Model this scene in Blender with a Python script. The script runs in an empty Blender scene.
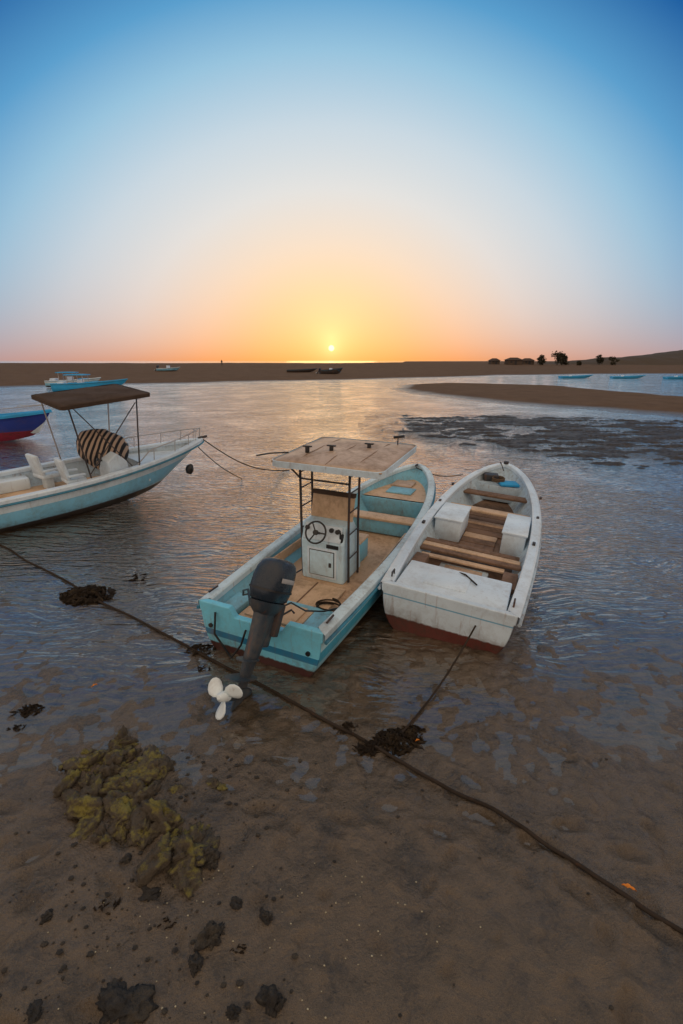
import bpy, bmesh, math, random
import numpy as np
from mathutils import Vector, Matrix, Euler, noise as mn
random.seed(7); np.random.seed(7)
S=bpy.context.scene
COL=S.collection
def srgb(r,g,b):
    f=lambda c:(c/255/12.92) if c/255<=0.04045 else ((c/255+0.055)/1.055)**2.4
    return (f(r),f(g),f(b),1)
# ------------------------------------------------------------ camera
cam=bpy.data.cameras.new("camera"); co=bpy.data.objects.new("camera",cam); COL.objects.link(co)
cam.lens=16; cam.sensor_width=36; cam.clip_end=9000; cam.clip_start=0.05
co.location=(0,0,3.6); co.rotation_euler=(math.radians(71.6),0,0)
S.camera=co
S.view_settings.view_transform='Standard'
try: S.view_settings.look='None'
except Exception: pass
S.view_settings.exposure=0
# ------------------------------------------------------------ node helper
class NT:
    def __init__(s,nt): s.nt=nt; s.n=nt.nodes; s.l=nt.links
    def new(s,t,**k):
        n=s.n.new(t)
        for a,b in k.items(): setattr(n,a,b)
        return n
    def put(s,sock,v):
        if isinstance(v,bpy.types.NodeSocket): s.l.new(v,sock)
        elif v is not None:
            if isinstance(v,(tuple,list)) and sock.type=='VECTOR': v=tuple(v)[:3]
            sock.default_value=v
    def m(s,op,a,b=None,c=None,clamp=False):
        n=s.new('ShaderNodeMath',operation=op); n.use_clamp=clamp
        s.put(n.inputs[0],a)
        if b is not None: s.put(n.inputs[1],b)
        if c is not None: s.put(n.inputs[2],c)
        return n.outputs[0]
    def mix(s,f,a,b,bt='MIX'):
        n=s.new('ShaderNodeMix',data_type='RGBA',blend_type=bt)
        s.put(n.inputs[0],f); s.put(n.inputs[6],a); s.put(n.inputs[7],b)
        return n.outputs[2]
    def ramp(s,f,stops,interp='LINEAR'):
        n=s.new('ShaderNodeValToRGB'); r=n.color_ramp; r.interpolation=interp
        while len(r.elements)<len(stops): r.elements.new(0.5)
        for e,(p,c) in zip(r.elements,stops):
            e.position=p; e.color=c if isinstance(c,(tuple,list)) else (c,c,c,1)
        s.put(n.inputs[0],f); return n.outputs[0]
    def noise(s,vec,scale,detail=4,rough=0.55,dist=0):
        n=s.new('ShaderNodeTexNoise'); s.put(n.inputs['Vector'],vec)
        n.inputs['Scale'].default_value=scale; n.inputs['Detail'].default_value=detail
        n.inputs['Roughness'].default_value=rough; n.inputs['Distortion'].default_value=dist
        return n.outputs['Fac']
    def vmul(s,v,k):
        n=s.new('ShaderNodeVectorMath',operation='MULTIPLY'); s.put(n.inputs[0],v); n.inputs[1].default_value=k
        return n.outputs[0]
    def bump(s,h,strength,dist,normal=None):
        n=s.new('ShaderNodeBump'); s.put(n.inputs['Height'],h); s.put(n.inputs['Strength'],strength)
        n.inputs['Distance'].default_value=dist
        if normal is not None: s.l.new(normal,n.inputs['Normal'])
        return n.outputs[0]
def newmat(name):
    m=bpy.data.materials.new(name); m.use_nodes=True; t=NT(m.node_tree)
    p=t.n['Principled BSDF']; return m,t,p
# ------------------------------------------------------------ world
SUN_AZ=-1.2; SUN_EL=1.4
w=bpy.data.worlds.new("World"); S.world=w; w.use_nodes=True; t=NT(w.node_tree)
for n in list(t.n): t.n.remove(n)
tc=t.new('ShaderNodeTexCoord'); sp=t.new('ShaderNodeSeparateXYZ'); t.l.new(tc.outputs['Generated'],sp.inputs[0])
az=t.m('MULTIPLY',t.m('ARCTAN2',sp.outputs[0],sp.outputs[1]),57.2958)
az=t.m('SUBTRACT',az,SUN_AZ)
el=t.m('MULTIPLY',t.m('ARCSINE',sp.outputs[2]),57.2958)
elp=t.m('MAXIMUM',el,0.0)
aza=t.m('ABSOLUTE',az)
d=t.m('SQRT',t.m('ADD',t.m('POWER',elp,2.0),t.m('MULTIPLY',t.m('POWER',aza,2.0),0.6)))
dr=t.ramp(t.m('DIVIDE',d,90.0),[(0,srgb(253,212,144)),(7/90,srgb(250,219,176)),(12/90,srgb(243,226,207)),(17/90,srgb(226,228,227)),
   (22/90,srgb(200,217,228)),(27/90,srgb(150,196,223)),(31/90,srgb(86,158,206)),(36/90,srgb(6,90,160)),(41/90,srgb(58,122,172)),(50/90,srgb(136,156,174)),(72/90,srgb(190,180,170)),(1,srgb(226,202,180))])
ar=t.ramp(t.m('DIVIDE',aza,90.0),[(0,srgb(253,164,80)),(7/90,srgb(251,168,90)),(15/90,srgb(243,164,106)),(24/90,srgb(216,160,134)),(36/90,srgb(184,153,152)),(1,srgb(195,174,172))])
wgt=t.m('EXPONENT',t.m('MULTIPLY',elp,-1/5.0))
c=t.mix(wgt,dr,ar)
ang=t.m('SQRT',t.m('ADD',t.m('POWER',t.m('SUBTRACT',el,SUN_EL+1.2),2.0),t.m('POWER',t.m('MULTIPLY',az,0.85),2.0)))
angd=t.m('SQRT',t.m('ADD',t.m('POWER',t.m('SUBTRACT',el,SUN_EL),2.0),t.m('POWER',az,2.0)))
g1=t.m('EXPONENT',t.m('MULTIPLY',ang,-1/3.8)); g2=t.m('EXPONENT',t.m('MULTIPLY',angd,-1/0.9))
c=t.mix(1.0,c,t.mix(g1,(0,0,0,1),(0.34,0.32,0.14,1)),'ADD')
c=t.mix(1.0,c,t.mix(g2,(0,0,0,1),(0.35,0.28,0.14,1)),'ADD')
disc=t.m('LESS_THAN',angd,0.33)
c=t.mix(1.0,c,t.mix(disc,(0,0,0,1),(0.9,0.7,0.5,1)),'ADD')
bg=t.new('ShaderNodeBackground'); t.l.new(c,bg.inputs[0]); bg.inputs[1].default_value=0.98
sk=t.new('ShaderNodeTexSky'); sk.sky_type='NISHITA'; sk.sun_disc=False
sk.sun_elevation=math.radians(SUN_EL); sk.sun_rotation=math.radians(SUN_AZ); sk.dust_density=1.0
bg2=t.new('ShaderNodeBackground'); t.l.new(sk.outputs[0],bg2.inputs[0]); bg2.inputs[1].default_value=0.008
ad=t.new('ShaderNodeAddShader'); t.l.new(bg.outputs[0],ad.inputs[0]); t.l.new(bg2.outputs[0],ad.inputs[1])
ow=t.new('ShaderNodeOutputWorld'); t.l.new(ad.outputs[0],ow.inputs[0])
# haze-diffused setting sun: a broad, weak, orange source
sl=bpy.data.lights.new("sun","SUN"); sl.energy=0.022; sl.angle=math.radians(11); sl.color=(1,0.60,0.28)
so=bpy.data.objects.new("sun",sl); COL.objects.link(so)
LE=3.0
dv=Vector((math.sin(math.radians(SUN_AZ))*math.cos(math.radians(LE)),math.cos(math.radians(SUN_AZ))*math.cos(math.radians(LE)),math.sin(math.radians(LE))))
so.rotation_euler=dv.to_track_quat('Z','Y').to_euler(); so.location=(0,50,20)
# ------------------------------------------------------------ materials
def paint(name,col,dirt=(0.16,0.10,0.055,1),amt=0.5,rough=0.42,rust=0.35,zsplit=None,under=(0.12,0.03,0.022,1),spec=0.5,bumpk=0.25,bands=None,L=7.5,ds=0.30):
    m,t,p=newmat(name)
    tc=t.new('ShaderNodeTexCoord'); v=tc.outputs['Object']
    n1=t.noise(v,2.2,8,0.65,0.4); n2=t.noise(v,14,6,0.7)
    s=t.new('ShaderNodeSeparateXYZ'); t.l.new(v,s.inputs[0])
    if bands is not None:
        sheer=t.m('SUBTRACT',s.outputs[2],t.m('MULTIPLY',t.m('POWER',t.m('DIVIDE',t.m('MAXIMUM',s.outputs[0],0.0),L),2.0),ds))
        for zb,wd,bc in bands:
            k=t.m('LESS_THAN',t.m('ABSOLUTE',t.m('SUBTRACT',sheer,zb)),wd)
            col=t.mix(k,col,bc)
    f=t.ramp(t.m('ADD',t.m('MULTIPLY',n1,0.65),t.m('MULTIPLY',n2,0.35)),[(0.47,0.0),(0.66,1.0)])
    c=t.mix(t.m('MULTIPLY',f,amt),col,dirt)
    st=t.noise(t.vmul(v,(7,7,0.9)),2.0,6,0.7)
    fr=t.ramp(st,[(0.57,0.0),(0.70,1.0)])
    c=t.mix(t.m('MULTIPLY',fr,rust),c,(0.22,0.085,0.035,1))
    var=t.ramp(t.noise(v,0.9,3),[(0.3,(0.84,0.84,0.84,1)),(0.7,(1.08,1.08,1.08,1))])
    c=t.mix(1.0,c,var,'MULTIPLY')
    sc=t.ramp(t.noise(t.vmul(v,(5,5,60)),3,3,0.8),[(0.65,0.0),(0.69,1.0)])
    c=t.mix(t.m('MULTIPLY',sc,0.45*amt),c,(0.05,0.045,0.04,1))
    chip=t.ramp(t.noise(v,34,3,0.6),[(0.68,0.0),(0.70,1.0)])
    c=t.mix(t.m('MULTIPLY',chip,0.6*amt),c,(0.06,0.05,0.045,1))
    if zsplit is not None:
        zz=t.m('ADD',s.outputs[2],t.m('MULTIPLY',t.m('SUBTRACT',n2,0.5),0.06))
        zz=t.m('SUBTRACT',zz,t.m('MULTIPLY',s.outputs[0],0.02))
        k=t.ramp(t.m('ADD',t.m('MULTIPLY',t.m('SUBTRACT',zz,zsplit),8.0),0.5),[(0.42,0.0),(0.58,1.0)])
        und=t.mix(f,under,(0.05,0.035,0.025,1))
        k2=t.ramp(t.m('SUBTRACT',zz,zsplit),[(0.0,1.0),(0.16,0.0)])
        c=t.mix(t.m('MULTIPLY',k2,t.m('ADD',0.15,t.m('MULTIPLY',f,0.55))),c,(0.13,0.085,0.05,1))
        c=t.mix(k,und,c)
    t.l.new(c,p.inputs['Base Color'])
    t.l.new(t.m('ADD',rough,t.m('MULTIPLY',f,0.25)),p.inputs['Roughness'])
    p.inputs['Specular IOR Level'].default_value=spec
    t.l.new(t.bump(t.m('ADD',n2,n1),bumpk,0.01),p.inputs['Normal'])
    return m
TEAL=(0.04,0.40,0.62,1)
M_hull1=paint('hull_blue_white',(0.50,0.82,0.94,1),amt=0.32,zsplit=0.14,under=(0.04,0.035,0.04,1),bands=[(0.36,0.085,TEAL),(0.22,0.05,(0.28,0.66,0.86,1))],rough=0.3)
M_trans1=paint('transom_blue',(0.20,0.70,0.95,1),amt=0.28,zsplit=0.16,under=(0.07,0.025,0.025,1),bands=[(0.30,0.045,(0.02,0.24,0.46,1))],rough=0.3)
M_in1=paint('liner_blue',(0.22,0.54,0.70,1),amt=0.5,rust=0.45)
M_gun1=paint('gunwale_offwhite',(0.60,0.78,0.88,1),amt=0.5,rust=0.45)
M_floor=paint('sandy_floor',(0.60,0.41,0.26,1),dirt=(0.26,0.15,0.085,1),amt=0.85,rust=0.3,rough=0.65)
M_tan=paint('tan_panel',(0.68,0.48,0.31,1),dirt=(0.28,0.18,0.10,1),amt=0.7,rust=0.35,rough=0.6)
M_white=paint('white_gelcoat',(0.72,0.86,0.97,1),amt=0.28,rust=0.22,rough=0.3)
M_hull2=paint('hull_white',(0.68,0.83,0.95,1),amt=0.3,rust=0.42,zsplit=0.22,under=(0.12,0.032,0.025,1),bands=[(0.53,0.010,(0.20,0.48,0.70,1))],rough=0.3,L=7.1,ds=0.32)
M_in2=paint('liner_white',(0.52,0.67,0.78,1),amt=0.65,rust=0.6)
M_console=paint('console_blue',(0.60,0.82,0.95,1),amt=0.35,rust=0.3,rough=0.3)
M_wood=paint('weathered_wood',(0.22,0.13,0.08,1),dirt=(0.06,0.04,0.028,1),amt=0.9,rust=0.3,rough=0.75)
M_canopy=paint('canopy_top',(0.58,0.43,0.31,1),dirt=(0.24,0.16,0.11,1),amt=0.85,rust=0.35,rough=0.45)
M_valance=paint('canopy_edge',(0.66,0.83,0.95,1),amt=0.4)
M_hull3=paint('hull_pale',(0.66,0.80,0.90,1),amt=0.3,zsplit=0.12,under=(0.05,0.045,0.045,1),rust=0.25,bands=[(0.28,0.22,(0.24,0.60,0.84,1))],L=6.9,ds=0.36,rough=0.3)
M_black=paint('black_plastic',(0.012,0.014,0.018,1),dirt=(0.05,0.04,0.03,1),amt=0.5,rust=0.1,rough=0.35)
M_cowl=paint('engine_paint',(0.014,0.028,0.048,1),dirt=(0.08,0.075,0.07,1),amt=0.45,rust=0.15,rough=0.25)
M_leg=paint('engine_leg_paint',(0.03,0.048,0.07,1),dirt=(0.13,0.11,0.09,1),amt=0.8,rust=0.6,rough=0.4)
M_prop=paint('propeller_white',(0.74,0.84,0.88,1),amt=0.3,rust=0.3)
M_dmetal=paint('dark_metal',(0.035,0.035,0.04,1),dirt=(0.12,0.06,0.03,1),amt=0.7,rust=0.5,rough=0.5)
M_steel=paint('steel_rail',(0.45,0.45,0.46,1),amt=0.5,rust=0.4,rough=0.3)
M_rub=paint('rub_rail',(0.04,0.24,0.38,1),dirt=(0.05,0.04,0.04,1),amt=0.6,rust=0.2)
M_rub2=paint('rub_rail_white',(0.50,0.64,0.76,1),amt=0.7,rust=0.7)
M_blue=paint('far_boat_blue',(0.03,0.40,0.80,1),amt=0.2,rust=0.05,spec=0.3)
M_navy=paint('navy_blue',(0.03,0.06,0.34,1),amt=0.25,rust=0.1,zsplit=0.34,under=(0.25,0.03,0.06,1),spec=0.2,rough=0.5)
M_rope=paint('old_rope',(0.045,0.035,0.028,1),dirt=(0.02,0.016,0.012,1),amt=0.8,rust=0.2,rough=0.9,spec=0.1)
M_rope2=paint('pale_rope',(0.14,0.10,0.07,1),amt=0.8,rust=0.2,rough=0.9,spec=0.2)
M_brownc=paint('brown_canvas',(0.085,0.060,0.046,1),dirt=(0.04,0.03,0.025,1),amt=0.6,rust=0.1,rough=0.9,spec=0.15)
M_seam=paint('canopy_seam',(0.30,0.21,0.15,1),amt=0.6,rust=0.1,rough=0.7)
M_orange=paint('dry_leaf_orange',(0.75,0.25,0.02,1),amt=0.3,rust=0.2,rough=0.6)
M_cloth=paint('person_clothes',(0.02,0.02,0.03,1),amt=0.2,rust=0.0)
M_hut=paint('hut_wall',(0.10,0.075,0.06,1),amt=0.4,rust=0.1,rough=0.9)
M_roof=paint('hut_roof',(0.06,0.04,0.03,1),amt=0.4,rust=0.1,rough=0.9)
def stripes():
    m,t,p=newmat('striped_fabric'); tc=t.new('ShaderNodeTexCoord')
    wv=t.new('ShaderNodeTexWave',wave_type='BANDS',bands_direction='X'); t.l.new(tc.outputs['Object'],wv.inputs['Vector'])
    wv.inputs['Scale'].default_value=2.6; wv.inputs['Distortion'].default_value=0.8; wv.inputs['Detail Scale'].default_value=0.8
    t.l.new(t.ramp(wv.outputs['Fac'],[(0.47,(0.012,0.012,0.015,1)),(0.53,(0.46,0.33,0.24,1))]),p.inputs['Base Color']); p.inputs['Roughness'].default_value=0.8
    return m
M_stripe=stripes()
def rockmat(name,base,moss,amt,rough=0.75,spec=0.2,hi=2.4,th=0.58):
    m,t,p=newmat(name); tc=t.new('ShaderNodeTexCoord'); v=tc.outputs['Object']
    geo=t.new('ShaderNodeNewGeometry'); s=t.new('ShaderNodeSeparateXYZ'); t.l.new(geo.outputs['Normal'],s.inputs[0])
    n=t.noise(v,7,8,0.7); n2=t.noise(v,40,5,0.7)
    c=t.mix(n2,base,tuple(x*hi for x in base[:3])+(1,))
    f=t.m('MULTIPLY',t.ramp(t.m('ADD',n,t.m('MULTIPLY',s.outputs[2],0.14)),[(th,0.0),(th+0.12,1.0)]),amt)
    mo=t.mix(n2,moss,tuple(x*1.7 for x in moss[:3])+(1,))
    c=t.mix(f,c,mo); t.l.new(c,p.inputs['Base Color']); p.inputs['Roughness'].default_value=rough; p.inputs['Specular IOR Level'].default_value=spec
    t.l.new(t.bump(t.m('ADD',n,n2),1.0,0.03),p.inputs['Normal']); return m
M_moss=rockmat('mossy_rock',(0.050,0.040,0.028,1),(0.19,0.165,0.035,1),0.85,hi=2.8,th=0.60,rough=0.6,spec=0.35)
M_rock=rockmat('dark_rock',(0.022,0.020,0.018,1),(0.08,0.065,0.045,1),0.5,hi=2.4,rough=0.5,spec=0.35)
M_weed=rockmat('seaweed',(0.014,0.010,0.007,1),(0.05,0.034,0.016,1),0.6)
M_mud=rockmat('weedy_mud',(0.020,0.016,0.013,1),(0.08,0.060,0.040,1),0.5,rough=0.5,spec=0.35)
M_shell=paint('shell_bits',(0.5,0.45,0.30,1),amt=0.4)
# ------------------------------------------------------------ mesh helpers
def link(o,parent=None):
    COL.objects.link(o)
    if parent: o.parent=parent
    return o
def empty(name,loc=(0,0,0),rot=(0,0,0),parent=None):
    o=bpy.data.objects.new(name,None); o.location=loc; o.rotation_euler=rot; o.empty_display_size=0.3; return link(o,parent)
def mobj(name,verts,faces,mat,parent=None,smooth=False,auto=None):
    me=bpy.data.meshes.new(name); me.from_pydata([tuple(map(float,v)) for v in verts],[],faces)
    bm=bmesh.new(); bm.from_mesh(me); bmesh.ops.remove_doubles(bm,verts=bm.verts,dist=1e-5)
    bmesh.ops.recalc_face_normals(bm,faces=bm.faces); bm.to_mesh(me); bm.free()
    me.materials.append(mat)
    if smooth:
        for p in me.polygons: p.use_smooth=True
        if auto:
            try: me.set_sharp_from_angle(angle=math.radians(auto))
            except Exception: pass
    o=bpy.data.objects.new(name,me); return link(o,parent)
def box(name,c,s,mat,parent=None,bev=0.015,rot=(0,0,0),taper=None):
    bm=bmesh.new(); bmesh.ops.create_cube(bm,size=1)
    for v in bm.verts:
        if taper and v.co.z>0: v.co.x*=taper[0]; v.co.y*=taper[1]
        v.co.x*=s[0]; v.co.y*=s[1]; v.co.z*=s[2]
    if bev: bmesh.ops.bevel(bm,geom=list(bm.edges),offset=min(bev,min(s)*0.4),segments=2,affect='EDGES',profile=0.5)
    M=Matrix.Translation(c)@Euler(rot).to_matrix().to_4x4(); bm.transform(M)
    me=bpy.data.meshes.new(name); bm.to_mesh(me); bm.free(); me.materials.append(mat)
    for p in me.polygons: p.use_smooth=True
    try: me.set_sharp_from_angle(angle=math.radians(40))
    except Exception: pass
    return link(bpy.data.objects.new(name,me),parent)
def tube(name,pts,r,mat,parent=None,n=8,closed=False):
    pts=[Vector(p) for p in pts]; V=[];F=[]; N=len(pts); up=Vector((0,0,1)); 
    prev=None
    for i,p in enumerate(pts):
        a=pts[(i-1)%N] if (closed or i>0) else p; b=pts[(i+1)%N] if (closed or i<N-1) else p
        T=(b-a).normalized()
        if prev is None:
            ref=up if abs(T.z)<0.9 else Vector((1,0,0)); U=T.cross(ref).normalized()
        else: U=(prev-T*prev.dot(T)).normalized()
        prev=U; W=T.cross(U)
        rr=r[i] if isinstance(r,(list,tuple)) else r
        for k in range(n):
            a_=2*math.pi*k/n; V.append(p+(U*math.cos(a_)+W*math.sin(a_))*rr)
    for i in range(N if closed else N-1):
        for k in range(n):
            j=(i+1)%N; F.append((i*n+k,i*n+(k+1)%n,j*n+(k+1)%n,j*n+k))
    if not closed: F.append(tuple(range(n))); F.append(tuple((N-1)*n+k for k in range(n)))
    return mobj(name,V,F,mat,parent,smooth=True,auto=50)
def loft(name,secs,mat,parent=None,n=28,pw=2.8):
    V=[];F=[]
    for (z,cx,a,b) in secs:
        for k in range(n):
            th=2*math.pi*k/n; cs,sn=math.cos(th),math.sin(th)
            V.append((cx+a*math.copysign(abs(cs)**(2/pw),cs),b*math.copysign(abs(sn)**(2/pw),sn),z))
    for i in range(len(secs)-1):
        for k in range(n): F.append((i*n+k,i*n+(k+1)%n,(i+1)*n+(k+1)%n,(i+1)*n+k))
    F.append(tuple(range(n))); F.append(tuple((len(secs)-1)*n+k for k in range(n)))
    return mobj(name,V,F,mat,parent,smooth=True,auto=50)
def half(L,B,sr,N,p=2.4,e=0.6):
    P=[]
    for i in range(N):
        t_=i/(N-1); u=1-(1-t_)**2
        b=B*(sr+(1-sr)*math.sin(min(u/0.4,1)*math.pi/2))*(max(0,1-max((u-0.35)/0.65,0)**p))**e
        P.append((u*L,b if i<N-1 else 0.0,u))
    return P
def offs(P,dist,L,tt):
    out=[]
    for i,(x,y,u) in enumerate(P):
        if i==len(P)-1: nx,ny=-1,0
        else:
            a=P[max(i-1,0)]; b=P[i+1]; dx,dy=b[0]-a[0],b[1]-a[1]; l=math.hypot(dx,dy); nx,ny=dy/l,-dx/l
        X=x+nx*dist; Y=max(0,y+ny*dist); X=X*(1-tt/L)+tt
        out.append((X,Y,u))
    return out
def full(P,zf):
    st=[(x,-y,zf(x,y,u)) for x,y,u in P]; po=[(x,y,zf(x,y,u)) for x,y,u in P[:-1]][::-1]
    return st+po
def strip(loops):
    V=[];F=[];n=len(loops[0])
    for l in loops: V+=l
    for k in range(len(loops)-1):
        for i in range(n-1): F.append((k*n+i,k*n+i+1,(k+1)*n+i+1,(k+1)*n+i))
    return V,F
def hull(par,L,B,s0,s1,gw,floor,mh,mg,mi,mf,mt,mr,sr=0.86,tt=0.08,notch=True,bp=2.4,be=0.6,rake=0.13,flare=0.25,N=44):
    P=half(L,B,sr,N,bp,be); sh=lambda u:s0+(s1-s0)*u*u
    qs=[0,0.06,0.12,0.15,0.17,0.22,0.34,0.46,0.58,0.7,0.8,0.88,0.94,1.0]
    def sq(Q,q): return [(x-L*rake*q**1.2*u**4, y*(1-0.06*q-0.24*q**4)*(1-flare*q*u**3), u) for x,y,u in Q]
    def lev(q):
        Q=sq(P,q)
        if q>=0.16: Q=[(x,max(y-0.018,0),u) for x,y,u in Q]
        return full(Q,lambda x,y,u:sh(u)*(1-q)+q*(-0.05+0.30*u**5))
    loops=[lev(q) for q in qs]; V,F=strip(loops); n=len(loops[0]); base=(len(loops)-1)*n
    for i in range(N-1): 
        if i+1<=n-2-i: F.append((base+i,base+i+1,base+n-2-i,base+n-1-i))
    mobj('hull_shell',V,F,mh,par,smooth=True,auto=40)
    A=[ full(offs(P,-0.02,L,0),lambda x,y,u:sh(u)-0.07), full(offs(P,-0.02,L,0),lambda x,y,u:sh(u)), full(offs(P,0.012,L,0),lambda x,y,u:sh(u)+0.022), full(offs(P,gw-0.02,L,tt),lambda x,y,u:sh(u)+0.022),
        full(offs(P,gw,L,tt),lambda x,y,u:sh(u)+0.004), full(offs(P,gw,L,tt),lambda x,y,u:sh(u)-0.07), full(offs(P,gw-0.03,L,tt),lambda x,y,u:sh(u)-0.075)]
    V,F=strip(A); mobj('gunwale',V,F,mg,par,smooth=True,auto=35)
    qf=0.75
    B_=[full(offs(P,gw-0.035,L,tt),lambda x,y,u:sh(u)-0.06),full(sq(offs(P,gw+0.0,L,tt),qf*0.5),lambda x,y,u:(sh(u)+floor)/2),full(sq(offs(P,gw+0.03,L,tt),qf*0.92),lambda x,y,u:floor+0.06),full(sq(offs(P,gw+0.07,L,tt),qf),lambda x,y,u:floor)]
    V,F=strip(B_); mobj('inner_liner',V,F,mi,par,smooth=True,auto=40)
    fl=full(sq(offs(P,gw+0.065,L,tt),qf),lambda x,y,u:floor+0.003); F=[]
    for i in range(N-1):
        if i+1<=n-2-i: F.append((i,i+1,n-2-i,n-1-i))
    mobj('floor',fl,F,mf,par)
    sec=[(l[0][1]*0.996,l[0][2]) for l in loops]
    poly=[(y,z) for y,z in sec]+[(-y,z) for y,z in sec[::-1]]
    b0=abs(poly[0][0])
    poly[0]=(-b0,s0+0.02); poly[-1]=(b0,s0+0.02)
    if notch: poly+= [(0.42,s0+0.02),(0.34,s0-0.10),(-0.34,s0-0.10),(-0.42,s0+0.02)]
    k=len(poly); V=[(-0.012,y,z) for y,z in poly]+[(tt,y,z) for y,z in poly]
    F=[tuple(range(k)),tuple(range(2*k-1,k-1,-1))]+[(i,(i+1)%k,k+(i+1)%k,k+i) for i in range(k)]
    o=mobj('transom',V,F,mt,par); md=o.modifiers.new('b','BEVEL'); md.width=0.012; md.segments=2; md.angle_limit=math.radians(50)
    rr=full(offs(P,-0.03,L,0),lambda x,y,u:sh(u)-0.10)
    tube('rub_rail',rr,0.024,mr,par,n=6)
    return P,sh
def place(name,stern,h,roll=0,pitch=0,z=0):
    o=empty(name,(stern[0],stern[1],z)); o.rotation_euler=(math.radians(roll),math.radians(pitch),math.radians(90-h)); return o
# ------------------------------------------------------------ outboard motor
def outboard(par,loc,tilt,scale=1.0,yaw=0,mc=M_cowl):
    e=empty('outboard_motor',loc,(0,math.radians(tilt),math.radians(yaw)),par); e.scale=(scale,)*3
    loft('cowl',[(0.16,-0.20,0.20,0.13),(0.19,-0.20,0.245,0.165),(0.30,-0.20,0.265,0.185),(0.42,-0.195,0.262,0.188),(0.52,-0.18,0.25,0.178),(0.59,-0.165,0.225,0.155),(0.63,-0.16,0.18,0.12),(0.645,-0.16,0.10,0.07)],mc,e)
    loft('cowl_seam',[(0.285,-0.20,0.272,0.192),(0.305,-0.20,0.272,0.192)],M_black,e)
    loft('lower_cowl',[(0.02,-0.20,0.13,0.09),(0.08,-0.2,0.20,0.13),(0.165,-0.2,0.235,0.155)],M_leg,e)
    loft('leg',[(-0.78,-0.24,0.075,0.022),(-0.6,-0.24,0.095,0.04),(-0.45,-0.23,0.115,0.06),(-0.2,-0.21,0.13,0.08),(0.05,-0.20,0.15,0.10)],M_leg,e,pw=2.2)
    loft('splash_plate',[(-0.47,-0.28,0.16,0.085),(-0.455,-0.28,0.16,0.085)],M_leg,e)
    loft('cavitation_plate',[(-0.66,-0.31,0.23,0.11),(-0.645,-0.31,0.23,0.11)],M_leg,e)
    xs=[(-0.47,0.045),(-0.42,0.058),(-0.3,0.066),(-0.16,0.058),(-0.08,0.035),(-0.04,0.006)]
    tube('gearcase',[(x,0,-0.82) for x,r in xs],[r for x,r in xs],M_leg,e,n=14)
    V=[(-0.33,0.012,-0.86),(-0.14,0.012,-0.86),(-0.34,0.006,-1.02),(-0.27,0.006,-1.02)]; V+=[(x,-y,z) for x,y,z in V]
    mobj('skeg',V,[(0,1,3,2),(4,6,7,5),(0,2,6,4),(1,5,7,3),(2,3,7,6),(0,4,5,1)],M_leg,e)
    tube('prop_hub',[(-0.475,0,-0.82),(-0.50,0,-0.82),(-0.59,0,-0.82),(-0.62,0,-0.82)],[0.055,0.056,0.045,0.02],M_prop,e,n=14)
    V=[];F=[]
    for b in range(3):
        ph=2*math.pi*b/3+0.15; base=len(V)
        R_=[(0.045,0.035,0.5),(0.08,0.062,0.45),(0.13,0.078,0.38),(0.17,0.072,0.32),(0.205,0.048,0.28),(0.222,0.014,0.25)]
        for r,wd,pt in R_:
            for s in (-1,-0.5,0,0.5,1):
                o=s*wd; tx=o*math.cos(pt); ax=o*math.sin(pt)*1.3; a=ph+0.35*r/0.2
                V.append((-0.54+ax,r*math.cos(a)-tx*math.sin(a),-0.82+r*math.sin(a)+tx*math.cos(a)))
        for i in range(5):
            for j in range(4): F.append((base+i*5+j,base+i*5+j+1,base+(i+1)*5+j+1,base+(i+1)*5+j))
    o=mobj('propeller_blades',V,F,M_prop,e,smooth=True); md=o.modifiers.new('s','SOLIDIFY'); md.thickness=0.008
    box('clamp_bracket',(-0.05,0,-0.02),(0.10,0.26,0.36),M_dmetal,e)
    box('swivel_bracket',(-0.10,0,-0.10),(0.12,0.16,0.46),M_leg,e,bev=0.03)
    tube('tilt_ram',[(-0.02,0.05,-0.25),(-0.16,0.05,-0.05)],0.018,M_steel,e)
    tube('tiller_link',[(0.03,-0.1,0.05),(0.1,-0.15,0.12),(0.05,-0.22,0.1)],0.012,M_dmetal,e)
    box('cowl_decal',(-0.20,0.187,0.42),(0.26,0.006,0.05),M_steel,e,bev=0.002); box('cowl_decal2',(-0.20,-0.187,0.42),(0.26,0.006,0.05),M_steel,e,bev=0.002)
    return e
def wheel(par,c,r,axis,mat=M_black):
    ax=Vector(axis).normalized(); u=ax.cross(Vector((0,1,0))).normalized(); v=ax.cross(u); c=Vector(c)
    tube('steering_wheel_rim',[c+(u*math.cos(a)+v*math.sin(a))*r for a in [2*math.pi*k/28 for k in range(28)]],0.014,mat,par,closed=True)
    for k in range(3):
        a=2*math.pi*k/3+math.pi/2; tube('wheel_spoke',[c,c+(u*math.cos(a)+v*math.sin(a))*r],0.011,mat,par,n=6)
    tube('wheel_hub',[c-ax*0.02,c+ax*0.02],0.04,mat,par,n=14); tube('wheel_column',[c,c-ax*0.14],0.02,mat,par)
def prism(name,prof,y0,y1,mat,par,bev=0.02):
    k=len(prof); V=[(x,y0,z) for x,z in prof]+[(x,y1,z) for x,z in prof]
    F=[tuple(range(k)),tuple(range(2*k-1,k-1,-1))]+[(i,(i+1)%k,k+(i+1)%k,k+i) for i in range(k)]
    o=mobj(name,V,F,mat,par); md=o.modifiers.new('b','BEVEL'); md.width=bev; md.segments=3; return o
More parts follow.
